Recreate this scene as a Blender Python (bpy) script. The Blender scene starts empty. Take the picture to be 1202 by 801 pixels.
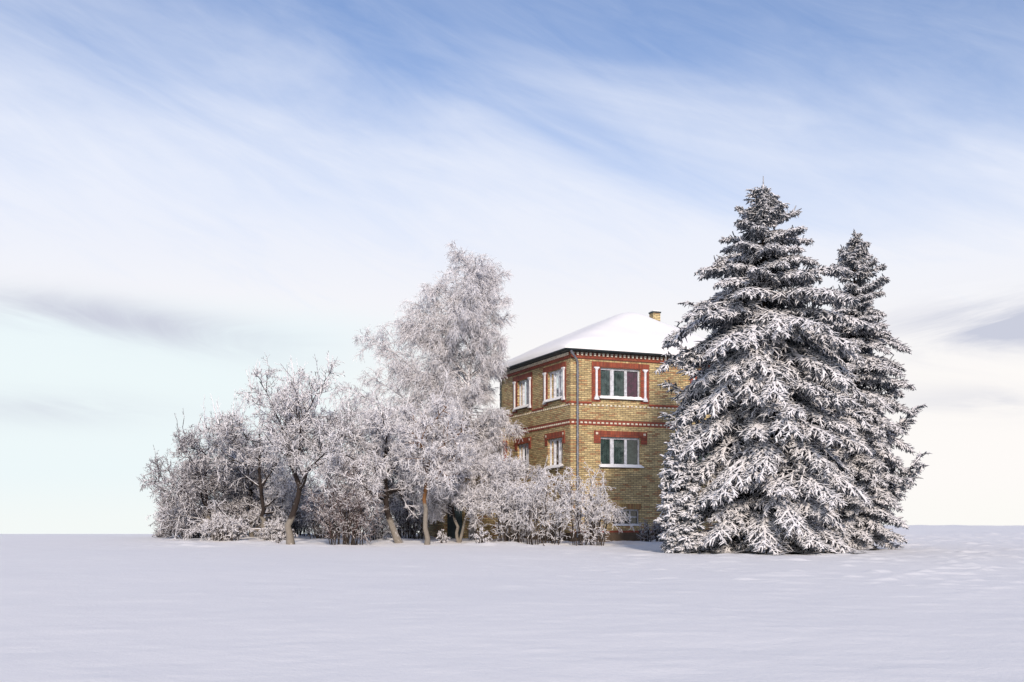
import bpy, math, numpy as np
from mathutils import Matrix, Vector
scene = bpy.context.scene
COL = scene.collection
rad = math.radians
F = 1372.0            # focal length in photo pixels (1202 wide)
HX, HY = 601.0, 620.0  # eye-level line in the photo

# ------------------------------------------------------------------ nodes
def new_mat(name):
    m = bpy.data.materials.new(name); m.use_nodes = True
    nt = m.node_tree
    b = nt.nodes['Principled BSDF']
    return m, nt, b
class NT:
    def __init__(s, nt): s.nt = nt
    def n(s, typ, **kw):
        nd = s.nt.nodes.new(typ)
        for k, v in kw.items(): setattr(nd, k, v)
        return nd
    def put(s, sock, v):
        if v is None: return
        if isinstance(v, bpy.types.NodeSocket): s.nt.links.new(v, sock)
        else:
            if hasattr(sock.default_value, '__len__') and not hasattr(v, '__len__'):
                v = (v,) * len(sock.default_value)
            if hasattr(v, '__len__') and len(v) == 3 and len(sock.default_value) == 4: v = (*v, 1)
            sock.default_value = v
    def m(s, op, a, b=None, c=None, clamp=False):
        nd = s.n('ShaderNodeMath', operation=op, use_clamp=clamp)
        s.put(nd.inputs[0], a); s.put(nd.inputs[1], b); s.put(nd.inputs[2], c)
        return nd.outputs[0]
    def mix(s, f, a, b, blend='MIX'):
        nd = s.n('ShaderNodeMix', data_type='RGBA', blend_type=blend)
        s.put(nd.inputs[0], f); s.put(nd.inputs[6], a); s.put(nd.inputs[7], b)
        return nd.outputs[2]
    def noise(s, vec, scale, detail=3, rough=.55, dist=0, out='Fac'):
        nd = s.n('ShaderNodeTexNoise')
        s.put(nd.inputs['Vector'], vec); s.put(nd.inputs['Scale'], scale)
        s.put(nd.inputs['Detail'], detail); s.put(nd.inputs['Roughness'], rough); s.put(nd.inputs['Distortion'], dist)
        return nd.outputs[out]
    def ss(s, x, a, b, lo=0., hi=1.):
        nd = s.n('ShaderNodeMapRange', interpolation_type='SMOOTHSTEP')
        for i, v in enumerate((x, a, b, lo, hi)): s.put(nd.inputs[i], v)
        return nd.outputs[0]
    def bump(s, h, strength, dist):
        nd = s.n('ShaderNodeBump'); s.put(nd.inputs['Height'], h)
        nd.inputs['Strength'].default_value = strength; nd.inputs['Distance'].default_value = dist
        return nd.outputs[0]
    def comb(s, x, y, z):
        nd = s.n('ShaderNodeCombineXYZ')
        for i, v in enumerate((x, y, z)): s.put(nd.inputs[i], v)
        return nd.outputs[0]
    def sep(s, v):
        nd = s.n('ShaderNodeSeparateXYZ'); s.put(nd.inputs[0], v); return nd.outputs

SNOW = (.86, .865, .89)
def mat_plain(name, col, rough=.7, var=.15, scale=6, bump=.0, metallic=0):
    m, nt, b = new_mat(name); N = NT(nt)
    tc = N.n('ShaderNodeTexCoord').outputs['Object']
    f = N.noise(tc, scale, 4)
    dk = tuple(c * (1 - var) for c in col); lt = tuple(min(1, c * (1 + var)) for c in col)
    N.put(b.inputs['Base Color'], N.mix(N.ss(f, .35, .65), dk, lt))
    b.inputs['Roughness'].default_value = rough; b.inputs['Metallic'].default_value = metallic
    if bump: N.put(b.inputs['Normal'], N.bump(N.noise(tc, scale * 6, 3), bump, .02))
    return m
def mat_snow(name, bump=.3, sc=1.2):
    m, nt, b = new_mat(name); N = NT(nt)
    tc = N.n('ShaderNodeTexCoord').outputs['Object']
    f = N.noise(tc, .35 * sc, 4)
    N.put(b.inputs['Base Color'], N.mix(f, (.89, .88, .875), (.93, .915, .90)))
    b.inputs['Roughness'].default_value = .75; b.inputs['Specular IOR Level'].default_value = .2
    h = N.m('ADD', N.m('MULTIPLY', N.noise(tc, 1.4 * sc, 5, .6), .55), N.m('MULTIPLY', N.noise(tc, 14 * sc, 4, .65), .30))
    N.put(b.inputs['Normal'], N.bump(h, bump, .12))
    return m
def mat_frost(name, dark, thr=.35, gain=5, amp=.5, scale=14, snow=(.92, .90, .92), dark2=None, wash=None, sidedir=None):
    """bark or needles that carry snow and hoar frost on their upper faces"""
    m, nt, b = new_mat(name); N = NT(nt)
    geo = N.n('ShaderNodeNewGeometry'); tc = N.n('ShaderNodeTexCoord').outputs['Object']
    nz = N.sep(geo.outputs['Normal'])[2]
    n1 = N.noise(tc, scale, 3, .6); n2 = N.noise(tc, 1.1, 2)
    v = N.m('MULTIPLY_ADD', nz, .5, .5 - thr)
    v = N.m('ADD', v, N.m('MULTIPLY', N.m('SUBTRACT', n1, .5), amp * 2))
    v = N.m('ADD', v, N.m('MULTIPLY', N.m('SUBTRACT', n2, .5), .35))
    f = N.m('MULTIPLY', v, gain, clamp=True)
    base = N.mix(N.noise(tc, scale * .6, 2), dark, dark2 or tuple(c * 1.7 for c in dark))
    if wash is not None:
        z = N.sep(tc)[2]
        z = N.m('ADD', z, N.m('MULTIPLY', N.m('SUBTRACT', N.noise(tc, 3, 3), .5), .5))
        base = N.mix(N.ss(z, wash, wash + .12), N.mix(N.noise(tc, 8, 4), (.15, .13, .105), (.30, .27, .235)), base)
    N.put(b.inputs['Base Color'], N.mix(f, base, snow))
    b.inputs['Roughness'].default_value = .85; b.inputs['Specular IOR Level'].default_value = .15
    return m

# ------------------------------------------------------------------ meshes
class MB:
    def __init__(s): s.v = []; s.f = []; s.uv = []; s.mi = []; s.cur = 0
    def face(s, pts, uv=None):
        i = len(s.v); s.v += [tuple(p) for p in pts]; s.f.append(tuple(range(i, i + len(pts))))
        if uv is None:
            a = Vector(pts[1]) - Vector(pts[0]); c = Vector(pts[-1]) - Vector(pts[0]); n = a.cross(c)
            ax = max(range(3), key=lambda k: abs(n[k]))
            uv = [((p[1], p[2]), (p[0], p[2]), (p[0], p[1]))[ax] for p in pts]
        s.uv.append(uv); s.mi.append(s.cur)
    def box(s, x0, x1, y0, y1, z0, z1):
        x0, x1 = sorted((x0, x1)); y0, y1 = sorted((y0, y1)); z0, z1 = sorted((z0, z1))
        p = lambda x, y, z: (x, y, z)
        s.face([p(x0,y0,z0), p(x1,y0,z0), p(x1,y0,z1), p(x0,y0,z1)])
        s.face([p(x1,y1,z0), p(x0,y1,z0), p(x0,y1,z1), p(x1,y1,z1)])
        s.face([p(x0,y1,z0), p(x0,y0,z0), p(x0,y0,z1), p(x0,y1,z1)])
        s.face([p(x1,y0,z0), p(x1,y1,z0), p(x1,y1,z1), p(x1,y0,z1)])
        s.face([p(x0,y0,z1), p(x1,y0,z1), p(x1,y1,z1), p(x0,y1,z1)])
        s.face([p(x0,y1,z0), p(x1,y1,z0), p(x1,y0,z0), p(x0,y0,z0)])
    def build(s, name, mats, parent=None, bevel=0, smooth=False):
        me = bpy.data.meshes.new(name); me.from_pydata(s.v, [], s.f)
        ul = me.uv_layers.new(name='UVMap')
        ul.data.foreach_set('uv', [c for f in s.uv for p in f for c in p])
        if not isinstance(mats, (list, tuple)): mats = [mats]
        for m in mats: me.materials.append(m)
        me.polygons.foreach_set('material_index', s.mi)
        if smooth: me.polygons.foreach_set('use_smooth', [True] * len(me.polygons))
        o = bpy.data.objects.new(name, me); COL.objects.link(o)
        if parent: o.parent = parent
        if bevel:
            import bmesh
            bm = bmesh.new(); bm.from_mesh(me); bmesh.ops.remove_doubles(bm, verts=bm.verts, dist=1e-4); bm.to_mesh(me); bm.free()
            md = o.modifiers.new('Bevel', 'BEVEL'); md.width = bevel; md.segments = 2; md.limit_method = 'ANGLE'
        return o
def np_obj(name, V, Q, mat, parent=None, smooth=True, T=None):
    """V (n,3), Q (m,4) quads"""
    me = bpy.data.meshes.new(name)
    me.vertices.add(len(V)); me.vertices.foreach_set('co', V.astype(np.float32).ravel())
    nq = len(Q)
    me.loops.add(nq * 4); me.loops.foreach_set('vertex_index', Q.astype(np.int32).ravel())
    me.polygons.add(nq); me.polygons.foreach_set('loop_start', np.arange(nq, dtype=np.int32) * 4)
    me.update(calc_edges=True)
    if smooth: me.polygons.foreach_set('use_smooth', np.ones(nq, bool))
    me.materials.append(mat)
    o = bpy.data.objects.new(name, me); COL.objects.link(o)
    if parent: o.parent = parent
    return o
def tag(o, label=None, cat=None, group=None, kind=None):
    if label: o['label'] = label
    if cat: o['category'] = cat
    if group: o['group'] = group
    if kind: o['kind'] = kind
    return o
def empty(name, loc, rz=0):
    o = bpy.data.objects.new(name, None); COL.objects.link(o)
    o.location = loc; o.rotation_euler = (0, 0, rz); o.empty_display_size = .3
    return o
def nrm(a): return a / np.maximum(np.linalg.norm(a, axis=-1, keepdims=True), 1e-9)

class Tubes:
    def __init__(s): s.V = []; s.Q = []; s.n = 0
    def add(s, P, R, S=3, rng=None, jag=0, flat=1.0):
        N, K, _ = P.shape
        if N == 0: return
        T = nrm(np.gradient(P, axis=1))
        ref = np.array([0, 0, 1.]) if rng is None else None
        if ref is None:
            ref = nrm(rng.normal(size=(N, 1, 3)))
        else:
            ov = nrm(P[:, -1:] - P[:, :1]); ref = np.where(np.abs(ov[..., 2:3]) > .85, np.array([1., 0, 0]), np.array([0, 0, 1.]))
        U = nrm(np.cross(T, np.broadcast_to(ref, T.shape))); W = np.cross(T, U)
        a = np.arange(S) * 2 * np.pi / S
        RR = R[:, :, None, None] * np.ones((1, 1, S, 1))
        if jag: RR = RR * (1 + jag * (np.random.default_rng(s.n + 7).random((N, K, S, 1)) * 2 - 1))
        V = P[:, :, None, :] + RR * (np.cos(a)[None, None, :, None] * U[:, :, None, :] + flat * np.sin(a)[None, None, :, None] * W[:, :, None, :])
        base = s.n + (np.arange(N) * K * S)[:, None, None]
        k = (np.arange(K - 1) * S)[None, :, None]; j = np.arange(S)[None, None, :]; j2 = (j + 1) % S
        Q = np.stack([base + k + j, base + k + j2, base + k + S + j2, base + k + S + j], -1).reshape(-1, 4)
        s.V.append(V.reshape(-1, 3)); s.Q.append(Q); s.n += N * K * S
    def build(s, name, mat, parent=None, smooth=True):
        return np_obj(name, np.concatenate(s.V), np.concatenate(s.Q), mat, parent, smooth)

def spawn(rng, P, R, n, t0, t1, ang, lenf, K, grav=0., wig=.15, rf=.6, rmin=.008, tip=.35, lmin=.0, flat=0., tl=.5, absl=None):
    N, Kp, _ = P.shape
    idx = np.repeat(np.arange(N), n); M = len(idx)
    t = (np.tile(np.arange(n), N) + rng.random(M)) / n * (t1 - t0) + t0
    x = t * (Kp - 1); i = np.minimum(x.astype(int), Kp - 2); f = (x - i)[:, None]
    p = P[idx, i] * (1 - f) + P[idx, i + 1] * f
    T = nrm(P[idx, i + 1] - P[idx, i]); r0 = R[idx, i] * (1 - f[:, 0]) + R[idx, i + 1] * f[:, 0]
    L = np.linalg.norm(np.diff(P, axis=1), axis=2).sum(1)[idx]
    q = rng.normal(size=(M, 3)); q[:, 2] *= (1 - flat)
    q = nrm(q - (q * T).sum(1, keepdims=True) * T)
    a = (ang + rng.normal(size=M) * .22)[:, None]
    d = nrm(np.cos(a) * T + np.sin(a) * q)
    ln = (absl if absl is not None else L * lenf) * (1 - tl * t) * (.6 + .8 * rng.random(M)); ln = np.maximum(ln, lmin)
    st = (ln / (K - 1))[:, None]
    out = [p]; g = np.array([0, 0, grav])
    for k in range(K - 1):
        p = p + d * st; out.append(p)
        d = nrm(d + wig * rng.normal(size=(M, 3)) + g)
    C = np.stack(out, 1)
    rb = np.maximum(np.minimum(r0 * rf, r0), rmin)
    tap = np.linspace(1, tip, K)[None, :]
    return C, np.maximum(rb[:, None] * tap, rmin * .55)

# ------------------------------------------------------------------ ground
def sstep(x, a, b):
    t = np.clip((x - a) / (b - a), 0, 1); return t * t * (3 - 2 * t)
_rg = np.random.default_rng(3); _tab = _rg.random((256, 256))
def vnoise(x, y):
    xi = np.floor(x).astype(int); yi = np.floor(y).astype(int); fx = x - xi; fy = y - yi
    fx = fx * fx * (3 - 2 * fx); fy = fy * fy * (3 - 2 * fy)
    g = lambda a, b: _tab[a % 256, b % 256]
    return (g(xi, yi) * (1 - fx) + g(xi + 1, yi) * fx) * (1 - fy) + (g(xi, yi + 1) * (1 - fx) + g(xi + 1, yi + 1) * fx) * fy - .5
def ground_base(x, y):
    x = np.asarray(x, float); y = np.asarray(y, float)
    yc = 70 + 30 * sstep(x, 4, 26)
    r = np.sqrt(x * x + y * y)
    yy = np.where(y > 0, y, 0)
    up = .0194 * yy
    soft = np.log1p(np.exp(np.clip((yy - yc) / 4, -30, 30))) * 4
    soft = np.where((yy - yc) / 4 > 29, yy - yc, soft)
    z = up - .055 * soft
    return np.maximum(z, -14 - .0 * r)
def ground_z(x, y, detail=True):
    z = ground_base(x, y)
    near = 1 - sstep(np.asarray(y, float), 90, 150)
    z = z + sstep(y, 62, 80) * (1 - sstep(y, 120, 160)) * (.16 * vnoise(x / 6 + 40, y / 14) + .05 * vnoise(x / 1.6, y / 3)) * (.35 + .65 * sstep(x, 5, 25))
    z = z + near * (.09 * vnoise(x / 7 + 3, y / 9) + .035 * vnoise(x / 2.6, y / 3.1 + 9))
    if detail:
        rough = .10 + .90 * sstep(x, -6, 14) * sstep(y, 15, 30)
        z = z + near * (.022 * vnoise(x / .9 + 5, y / 1.1) + .010 * vnoise(x / .33 + 5, y / .27) + .005 * vnoise(x / .12, y / .12 + 4))
        grove = sstep(x, -18, -13) * (1 - sstep(x, 7, 9)) * sstep(y, 43.5, 47)
        z = z + near * grove * (.16 * np.clip(vnoise(x / 1.3 + 11, y / 1.5 + 3) + .1, 0, 1) + .09 * vnoise(x / .45, y / .6 + 8))
        c = vnoise(x / .62 + 31, y / .5 + 17) + .4 * vnoise(x / .22, y / .22)
        z = z + near * rough * .10 * np.clip(c - .2, 0, 1) * 2
        z = z + near * rough * .03 * vnoise(x / .35, y / .4)
    return z
ys = np.concatenate([-np.geomspace(3000, 4, 14), np.linspace(-3, 9, 14), 9.2 + np.cumsum(np.linspace(.035, .2, 470)), ])
ys = np.concatenate([ys, ys[-1] + np.cumsum(np.geomspace(.4, 320, 60))])
xs = np.concatenate([-np.geomspace(4000, 41, 26), np.linspace(-40, 46, 640), np.geomspace(47, 4000, 26)])
X, Y = np.meshgrid(xs, ys); Z = ground_z(X, Y)
# snow heaped at the foot of the orchard trees
nx, ny = len(xs), len(ys)
ii = (np.arange(ny - 1)[:, None] * nx + np.arange(nx - 1)[None, :]).ravel()
GQ = np.stack([ii, ii + 1, ii + nx + 1, ii + nx], 1)
M_ground = mat_snow('snow field', .30, 1.0)
g = np_obj('snow_ground', np.stack([X.ravel(), Y.ravel(), Z.ravel()], 1), GQ, M_ground)
tag(g, kind='structure', label='smooth snow covered field rising to a low crest')
def gz(x, y): return float(ground_z(np.array([x]), np.array([y]), False)[0])
def at(px, d): return ((px - HX) / F * d, d)

# ------------------------------------------------------------------ materials
def mat_brick(name, w, h, c1, c2, c3, mort, offs=.5, vert=False, mw=.011):
    m, nt, b = new_mat(name); N = NT(nt)
    uv = N.n('ShaderNodeTexCoord').outputs['UV']
    br = N.n('ShaderNodeTexBrick'); br.offset = offs; br.offset_frequency = 2
    N.put(br.inputs['Vector'], uv); N.put(br.inputs['Scale'], 1.0)
    N.put(br.inputs['Color1'], c1); N.put(br.inputs['Color2'], c2); N.put(br.inputs['Mortar'], mort)
    br.inputs['Mortar Size'].default_value = mw; br.inputs['Mortar Smooth'].default_value = .3
    br.inputs['Brick Width'].default_value = w; br.inputs['Row Height'].default_value = h; br.inputs['Bias'].default_value = -.1
    # a second tone, cell by cell: sparse burnt bricks
    su = N.sep(uv); row = N.m('FLOOR', N.m('DIVIDE', su[1], h))
    xo = N.m('ADD', su[0], N.m('MULTIPLY', N.m('MODULO', row, 2.), w * .5))
    cell = N.comb(N.m('FLOOR', N.m('DIVIDE', xo, w)), row, 0.)
    wn = N.n('ShaderNodeTexWhiteNoise', noise_dimensions='2D'); N.put(wn.inputs['Vector'], cell)
    wr = wn.outputs['Value']
    big = N.noise(uv, .8, 3)
    sel = N.ss(N.m('ADD', wr, N.m('MULTIPLY', big, .5)), 1.02, 1.12)
    col = N.mix(N.m('MULTIPLY', sel, .7), br.outputs['Color'], c3)
    wn2 = N.n('ShaderNodeTexWhiteNoise', noise_dimensions='3D'); N.put(wn2.inputs['Vector'], N.comb(N.m('FLOOR', N.m('DIVIDE', xo, w)), row, 7.))
    col = N.mix(1., col, N.mix(wn2.outputs['Value'], (.74, .73, .72), (1.14, 1.14, 1.12)), 'MULTIPLY')
    col = N.mix(br.outputs['Fac'], col, mort)
    st = N.noise(uv, 3, 4, .6)
    col = N.mix(1., col, N.mix(st, (.8, .8, .8), (1.1, 1.1, 1.1)), 'MULTIPLY')
    N.put(b.inputs['Base Color'], col); b.inputs['Roughness'].default_value = .8
    hh = N.m('SUBTRACT', N.m('MULTIPLY', st, .3), br.outputs['Fac'])
    N.put(b.inputs['Normal'], N.bump(hh, .6, .012))
    return m
M_brick = mat_brick('ochre brick', .27, .082, (.68, .53, .27), (.43, .32, .15), (.46, .21, .09), (.12, .095, .065))
M_red = mat_brick('red brick course', .27, .082, (.34, .075, .035), (.24, .05, .028), (.30, .09, .05), (.16, .05, .035), mw=.008)
M_soldier = mat_brick('red brick on end', .085, .30, (.36, .08, .035), (.23, .05, .028), (.30, .09, .05), (.14, .045, .03), offs=0, mw=.009)
M_ysoldier = mat_brick('ochre brick on end', .085, .30, (.45, .31, .12), (.32, .21, .085), (.32, .15, .06), (.10, .075, .045), offs=0, mw=.009)
M_plinth = mat_plain('brown render', (.10, .068, .042), .9, .3, 2, .4)
M_white = mat_plain('white paint', (.74, .74, .76), .6, .12, 9)
M_frame = mat_plain('window paint', (.55, .56, .6), .5, .22, 7)
M_dent = mat_plain('limed brick ends', (.68, .62, .5), .8, .25, 12)
M_zinc = mat_plain('dull grey zinc', (.20, .21, .24), .55, .2, 5, 0, .3)
M_bluepipe = mat_plain('blue grey pipe paint', (.10, .14, .19), .55, .2, 5)
M_fascia = mat_plain('dark green fascia paint', (.022, .035, .038), .6, .3, 5)
M_roofsnow = mat_snow('roof snow', .22, .8)
M_cap = mat_snow('packed snow', .3, 3)
M_cur_green = mat_plain('grey green net curtain', (.09, .13, .13), .9, .35, 5)
M_cur_pale = mat_plain('pale net curtain', (.16, .20, .21), .9, .35, 5)
M_cur_purple = mat_plain('purple curtain', (.13, .012, .06), .9, .4, 6)
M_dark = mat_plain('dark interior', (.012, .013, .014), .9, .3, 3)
M_door = mat_plain('dark teal door', (.03, .055, .065), .6, .3, 3)
M_iron = mat_plain('frosted railing', (.42, .43, .46), .7, .3, 9)
def mat_glass():
    m, nt, b = new_mat('window glass'); N = NT(nt)
    nt.nodes.remove(b); out = nt.nodes['Material Output']
    tr = N.n('ShaderNodeBsdfTransparent'); tr.inputs[0].default_value = (.72, .78, .78, 1)
    gl = N.n('ShaderNodeBsdfGlossy'); gl.inputs['Roughness'].default_value = .04
    lw = N.n('ShaderNodeFresnel'); lw.inputs[0].default_value = 1.8
    tc = N.n('ShaderNodeTexCoord').outputs['Object']
    N.put(gl.inputs['Normal'], N.bump(N.noise(tc, 1.2, 1), .05, .05)) 
    mx = N.n('ShaderNodeMixShader'); N.put(mx.inputs[0], lw.outputs[0])
    nt.links.new(tr.outputs[0], mx.inputs[1]); nt.links.new(gl.outputs[0], mx.inputs[2]); nt.links.new(mx.outputs[0], out.inputs[0])
    return m
M_glass = mat_glass()
def mat_green_pane():
    m, nt, b = new_mat('green curtain'); N = NT(nt)
    tc = N.n('ShaderNodeTexCoord').outputs['Object']
    N.put(b.inputs['Base Color'], N.mix(N.noise(tc, 7, 3), (.03, .12, .08), (.08, .28, .18)))
    return m
M_cur_vgreen = mat_green_pane()

# ------------------------------------------------------------------ house
HZ = 1.6   # eye height; z values below are written relative to eye level then lifted
RZ = math.atan2(.384, .923)
house = empty('brick_house', (2.54, 50.8, 0), RZ)
tag(house, 'two storey ochre brick house with red brick trim and snow covered hip roof', 'house')
FW, LW = 5.42, 7.95          # projecting front length, left wall length
SB = .5; WX1 = 8.5           # setback wing
ZB = -1.3; ZT = 7.72
def Zr(z): return z + HZ
# openings: (u0, u1, z0, z1)
front_op = [(1.46, 3.45, 5.75, 7.06), (1.46, 3.45, 2.74, 4.01), (2.09, 3.40, .15, .83)]
left_op = [(.79, 2.39, 5.75, 7.06), (4.53, 5.93, 5.75, 7.06), (.79, 2.39, 2.74, 4.01), (4.53, 5.93, 2.74, 4.01), (.95, 2.25, .15, .75)]
wing_op = [(6.67, 8.05, 5.75, 7.06), (6.67, 8.05, 2.74, 4.01)]
def sheet(mb, mapf, u0, u1, z0, z1, ops, depth=.22):
    us = sorted({u0, u1, *[o[0] for o in ops], *[o[1] for o in ops]}); zs = sorted({z0, z1, *[o[2] for o in ops], *[o[3] for o in ops]})
    for a, b in zip(us, us[1:]):
        for c, d in zip(zs, zs[1:]):
            mu, mz = (a + b) / 2, (c + d) / 2
            if any(o[0] < mu < o[1] and o[2] < mz < o[3] for o in ops): continue
            mb.face([mapf(a, 0, c), mapf(b, 0, c), mapf(b, 0, d), mapf(a, 0, d)], [(a, c), (b, c), (b, d), (a, d)])
    for (a, b, c, d) in ops:
        D = depth
        for (p, q) in (((a, c), (a, d)), ((b, c), (b, d)), ((a, c), (b, c)), ((a, d), (b, d))):
            mb.face([mapf(p[0], 0, p[1]), mapf(q[0], 0, q[1]), mapf(q[0], D, q[1]), mapf(p[0], D, p[1])],
                    [(p[0], p[1]), (q[0], q[1]), (q[0] + (0 if p[0] != q[0] else D), q[1] + (D if p[0] != q[0] else 0)), (p[0] + (0 if p[0] != q[0] else D), p[1] + (D if p[0] != q[0] else 0))])
mf_front = lambda u, d, z: (u, d, Zr(z))
mf_left = lambda u, d, z: (d, u, Zr(z))
mf_wing = lambda u, d, z: (u, SB + d, Zr(z))
w = MB()
sheet(w, mf_front, 0, FW, ZB, ZT, front_op)
sheet(w, mf_left, 0, LW, ZB, ZT, left_op)
sheet(w, mf_wing, FW, WX1, ZB, ZT, wing_op)
w.face([(FW, 0, Zr(ZB)), (FW, SB, Zr(ZB)), (FW, SB, Zr(ZT)), (FW, 0, Zr(ZT))])
w.face([(WX1, SB, Zr(ZB)), (WX1, LW, Zr(ZB)), (WX1, LW, Zr(ZT)), (WX1, SB, Zr(ZT))])
w.face([(WX1, LW, Zr(ZB)), (0, LW, Zr(ZB)), (0, LW, Zr(ZT)), (WX1, LW, Zr(ZT))])
w.build('wall', M_brick, house)
def mbox(mb, mf, u0, u1, d0, d1, z0, z1):
    a = mf(u0, d0, z0); b = mf(u1, d1, z1); mb.box(a[0], b[0], a[1], b[1], a[2], b[2])
# plinth of brown render and a header course above
p = MB(); mbox(p, mf_front, -.03, FW + .03, -.03, .05, ZB, -.20); mbox(p, mf_left, -.026, LW, -.026, .05, ZB, -.203)
p.build('plinth', M_plinth, house)
# interior slab keeps light from passing through the openings
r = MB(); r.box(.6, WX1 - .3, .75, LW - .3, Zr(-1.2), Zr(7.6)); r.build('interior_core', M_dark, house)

def window(mf, op, cur, kind='main', posts=((.24, .33, 1), (.60, .66, 0))):
    u0, u1, z0, z1 = op; W = u1 - u0; t = .045
    f = MB(); d0, d1 = .10, .17
    mbox(f, mf, u0, u1, d0, d1, z1 - t - .02, z1); mbox(f, mf, u0, u1, d0, d1, z0, z0 + t)
    mbox(f, mf, u0, u0 + t, d0, d1, z0 + t, z1 - t - .02); mbox(f, mf, u1 - t, u1, d0, d1, z0 + t, z1 - t - .02)
    edges = [u0 + t]
    for a, b, th in posts:
        mbox(f, mf, u0 + a * W, u0 + b * W, d0 - .012, d1, z0 + t, z1 - t - .02); edges += [u0 + a * W, u0 + b * W]
    edges.append(u1 - t)
    if kind == 'basement':
        zm = (z0 + z1) / 2
        for k in range(0, len(edges), 2): mbox(f, mf, edges[k], edges[k + 1], d0 + .02, d1 - .02, zm - .02, zm + .02)
    wo = f.build('window', M_frame, house, bevel=.008)
    for k in range(0, len(edges), 2):
        a, b = edges[k], edges[k + 1]
        if kind == 'main':   # sash round each pane
            s = MB(); q = .022
            mbox(s, mf, a, b, .12, .16, z0 + t, z0 + t + q); mbox(s, mf, a, b, .12, .16, z1 - t - .02 - q, z1 - t - .02)
            mbox(s, mf, a, a + q, .12, .16, z0 + t + q, z1 - t - .02 - q); mbox(s, mf, b - q, b, .12, .16, z0 + t + q, z1 - t - .02 - q)
            s.build('sash', M_frame, wo)
        g_ = MB(); g_.face([mf(a, .145, z0 + t), mf(b, .145, z0 + t), mf(b, .145, z1 - t), mf(a, .145, z1 - t)])
        g_.build('pane', M_glass, wo)
        c = cur[k // 2]
        cm = MB()      # folded curtain; where near-black, a sheet painted as the unlit room behind
        n = 14; wv = [.20 + .018 * math.sin(i * 1.9) for i in range(n + 1)]
        for i in range(n):
            x0 = a + (b - a) * i / n; x1 = a + (b - a) * (i + 1) / n
            cm.face([mf(x0, wv[i], z0), mf(x1, wv[i + 1], z0), mf(x1, wv[i + 1], z1), mf(x0, wv[i], z1)])
        cm.build('curtain', c, wo)
    # sill board and its snow
    if kind == 'main':
        s = MB(); mbox(s, mf, u0 - .08, u1 + .08, -.13, .10, z0 - .07, z0 - .01); s.build('sill', M_zinc, wo)
        rr = np.random.default_rng(abs(int(u0 * 100 + z0 * 10))); n = 22
        us = np.linspace(u0 - .10, u1 + .10, n); hs = .085 + .02 * rr.random(n); hs[0] = hs[-1] = .03
        s = MB()
        for i in range(n - 1):
            pr = [(-.17, -.045), (-.155, -.0), (-.06, 1.), (.095, 1.1)]
            def pt(u, h, q): return mf(u, q[0], z0 - .02 + (h * max(q[1], 0) if q[1] > 0 else q[1]))
            for q0, q1 in zip(pr, pr[1:]):
                s.face([pt(us[i], hs[i], q0), pt(us[i + 1], hs[i + 1], q0), pt(us[i + 1], hs[i + 1], q1), pt(us[i], hs[i], q1)])
        s.build('sill_snow', M_cap, wo, smooth=True)
    else:
        s = MB(); mbox(s, mf, u0 - .03, u1 + .03, -.06, .10, z0 - .05, z0 + .01); s.build('sill', M_white, wo)
    return wo
PF = ((.28, .35, 1), (.635, .68, 0))
window(mf_front, front_op[0], [M_cur_pale, M_cur_green, M_cur_purple], posts=PF)
window(mf_front, front_op[1], [M_cur_green] * 3, posts=PF)
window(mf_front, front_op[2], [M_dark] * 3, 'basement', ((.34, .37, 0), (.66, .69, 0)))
PL = ((.35, .40, 1), (.68, .73, 0))
for o_ in left_op[:2]: window(mf_left, o_, [M_cur_pale] * 3, posts=PL)
for o_ in left_op[2:4]: window(mf_left, o_, [M_cur_green] * 3, posts=PL)
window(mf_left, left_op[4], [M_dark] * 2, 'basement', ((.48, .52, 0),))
for o_ in wing_op: window(mf_wing, o_, [M_cur_vgreen, M_cur_green, M_cur_green], posts=PF)
# surrounds and lintels
def surround(mf, a, b, op, zt, zb):
    s = MB(); mbox(s, mf, a, b, -.035, .02, op[3] + .003, zt); s.build('lintel', M_soldier, house)
    s = MB(); mbox(s, mf, a, op[0] - .004, -.022, .02, zb, op[3] + .001); s.build('window_surround', M_red, house)
    s = MB(); mbox(s, mf, op[1] + .004, b, -.022, .02, zb, op[3] + .001); s.build('window_surround', M_red, house)
    for (l, rr_) in ((a, op[0]), (op[1], b)):
        c = l + (rr_ - l) * .5
        s = MB(); hw = .045
        z0, z1 = op[2] - .10, op[3] + .0
        mbox(s, mf, c - .11, c + .11, -.11, -.022, z0 - .02, z0 + .07); mbox(s, mf, c - .075, c + .075, -.095, -.022, z0 + .07, z0 + .15)
        mbox(s, mf, c - hw, c + hw, -.08, -.022, z0 + .15, z1 - .11)
        mbox(s, mf, c - .075, c + .075, -.095, -.022, z1 - .11, z1 - .06); mbox(s, mf, c - .12, c + .12, -.11, -.022, z1 - .06, z1)
        s.build('pilaster', M_white, house)
surround(mf_front, 1.02, 3.88, front_op[0], 7.30, 5.54)
surround(mf_left, .44, 2.86, left_op[0], 7.30, 5.54)
surround(mf_left, 4.13, 6.45, left_op[1], 7.30, 5.54)
surround(mf_wing, 6.31, 8.40, wing_op[0], 7.30, 5.54)
def lintel(mf, a, b, op, zt):
    s = MB(); mbox(s, mf, a, b, -.04, .02, op[3] + .003, zt)
    s.build('lintel', M_soldier, house)
    s = MB(); mbox(s, mf, a, op[0] - .006, -.03, .02, op[3] - .29, op[3] + .001); s.build('lintel_ear', M_red, house)
    s = MB(); mbox(s, mf, op[1] + .006, b, -.03, .02, op[3] - .29, op[3] + .001); s.build('lintel_ear', M_red, house)
    for c in (a + .14, b - .14):
        for e in (-.03, .03):
            s = MB(); mbox(s, mf, c + e - .02, c + e + .02, -.047, .0, zt - .17, zt - .07); s.build('lintel_inset', M_dent, house)
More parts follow.
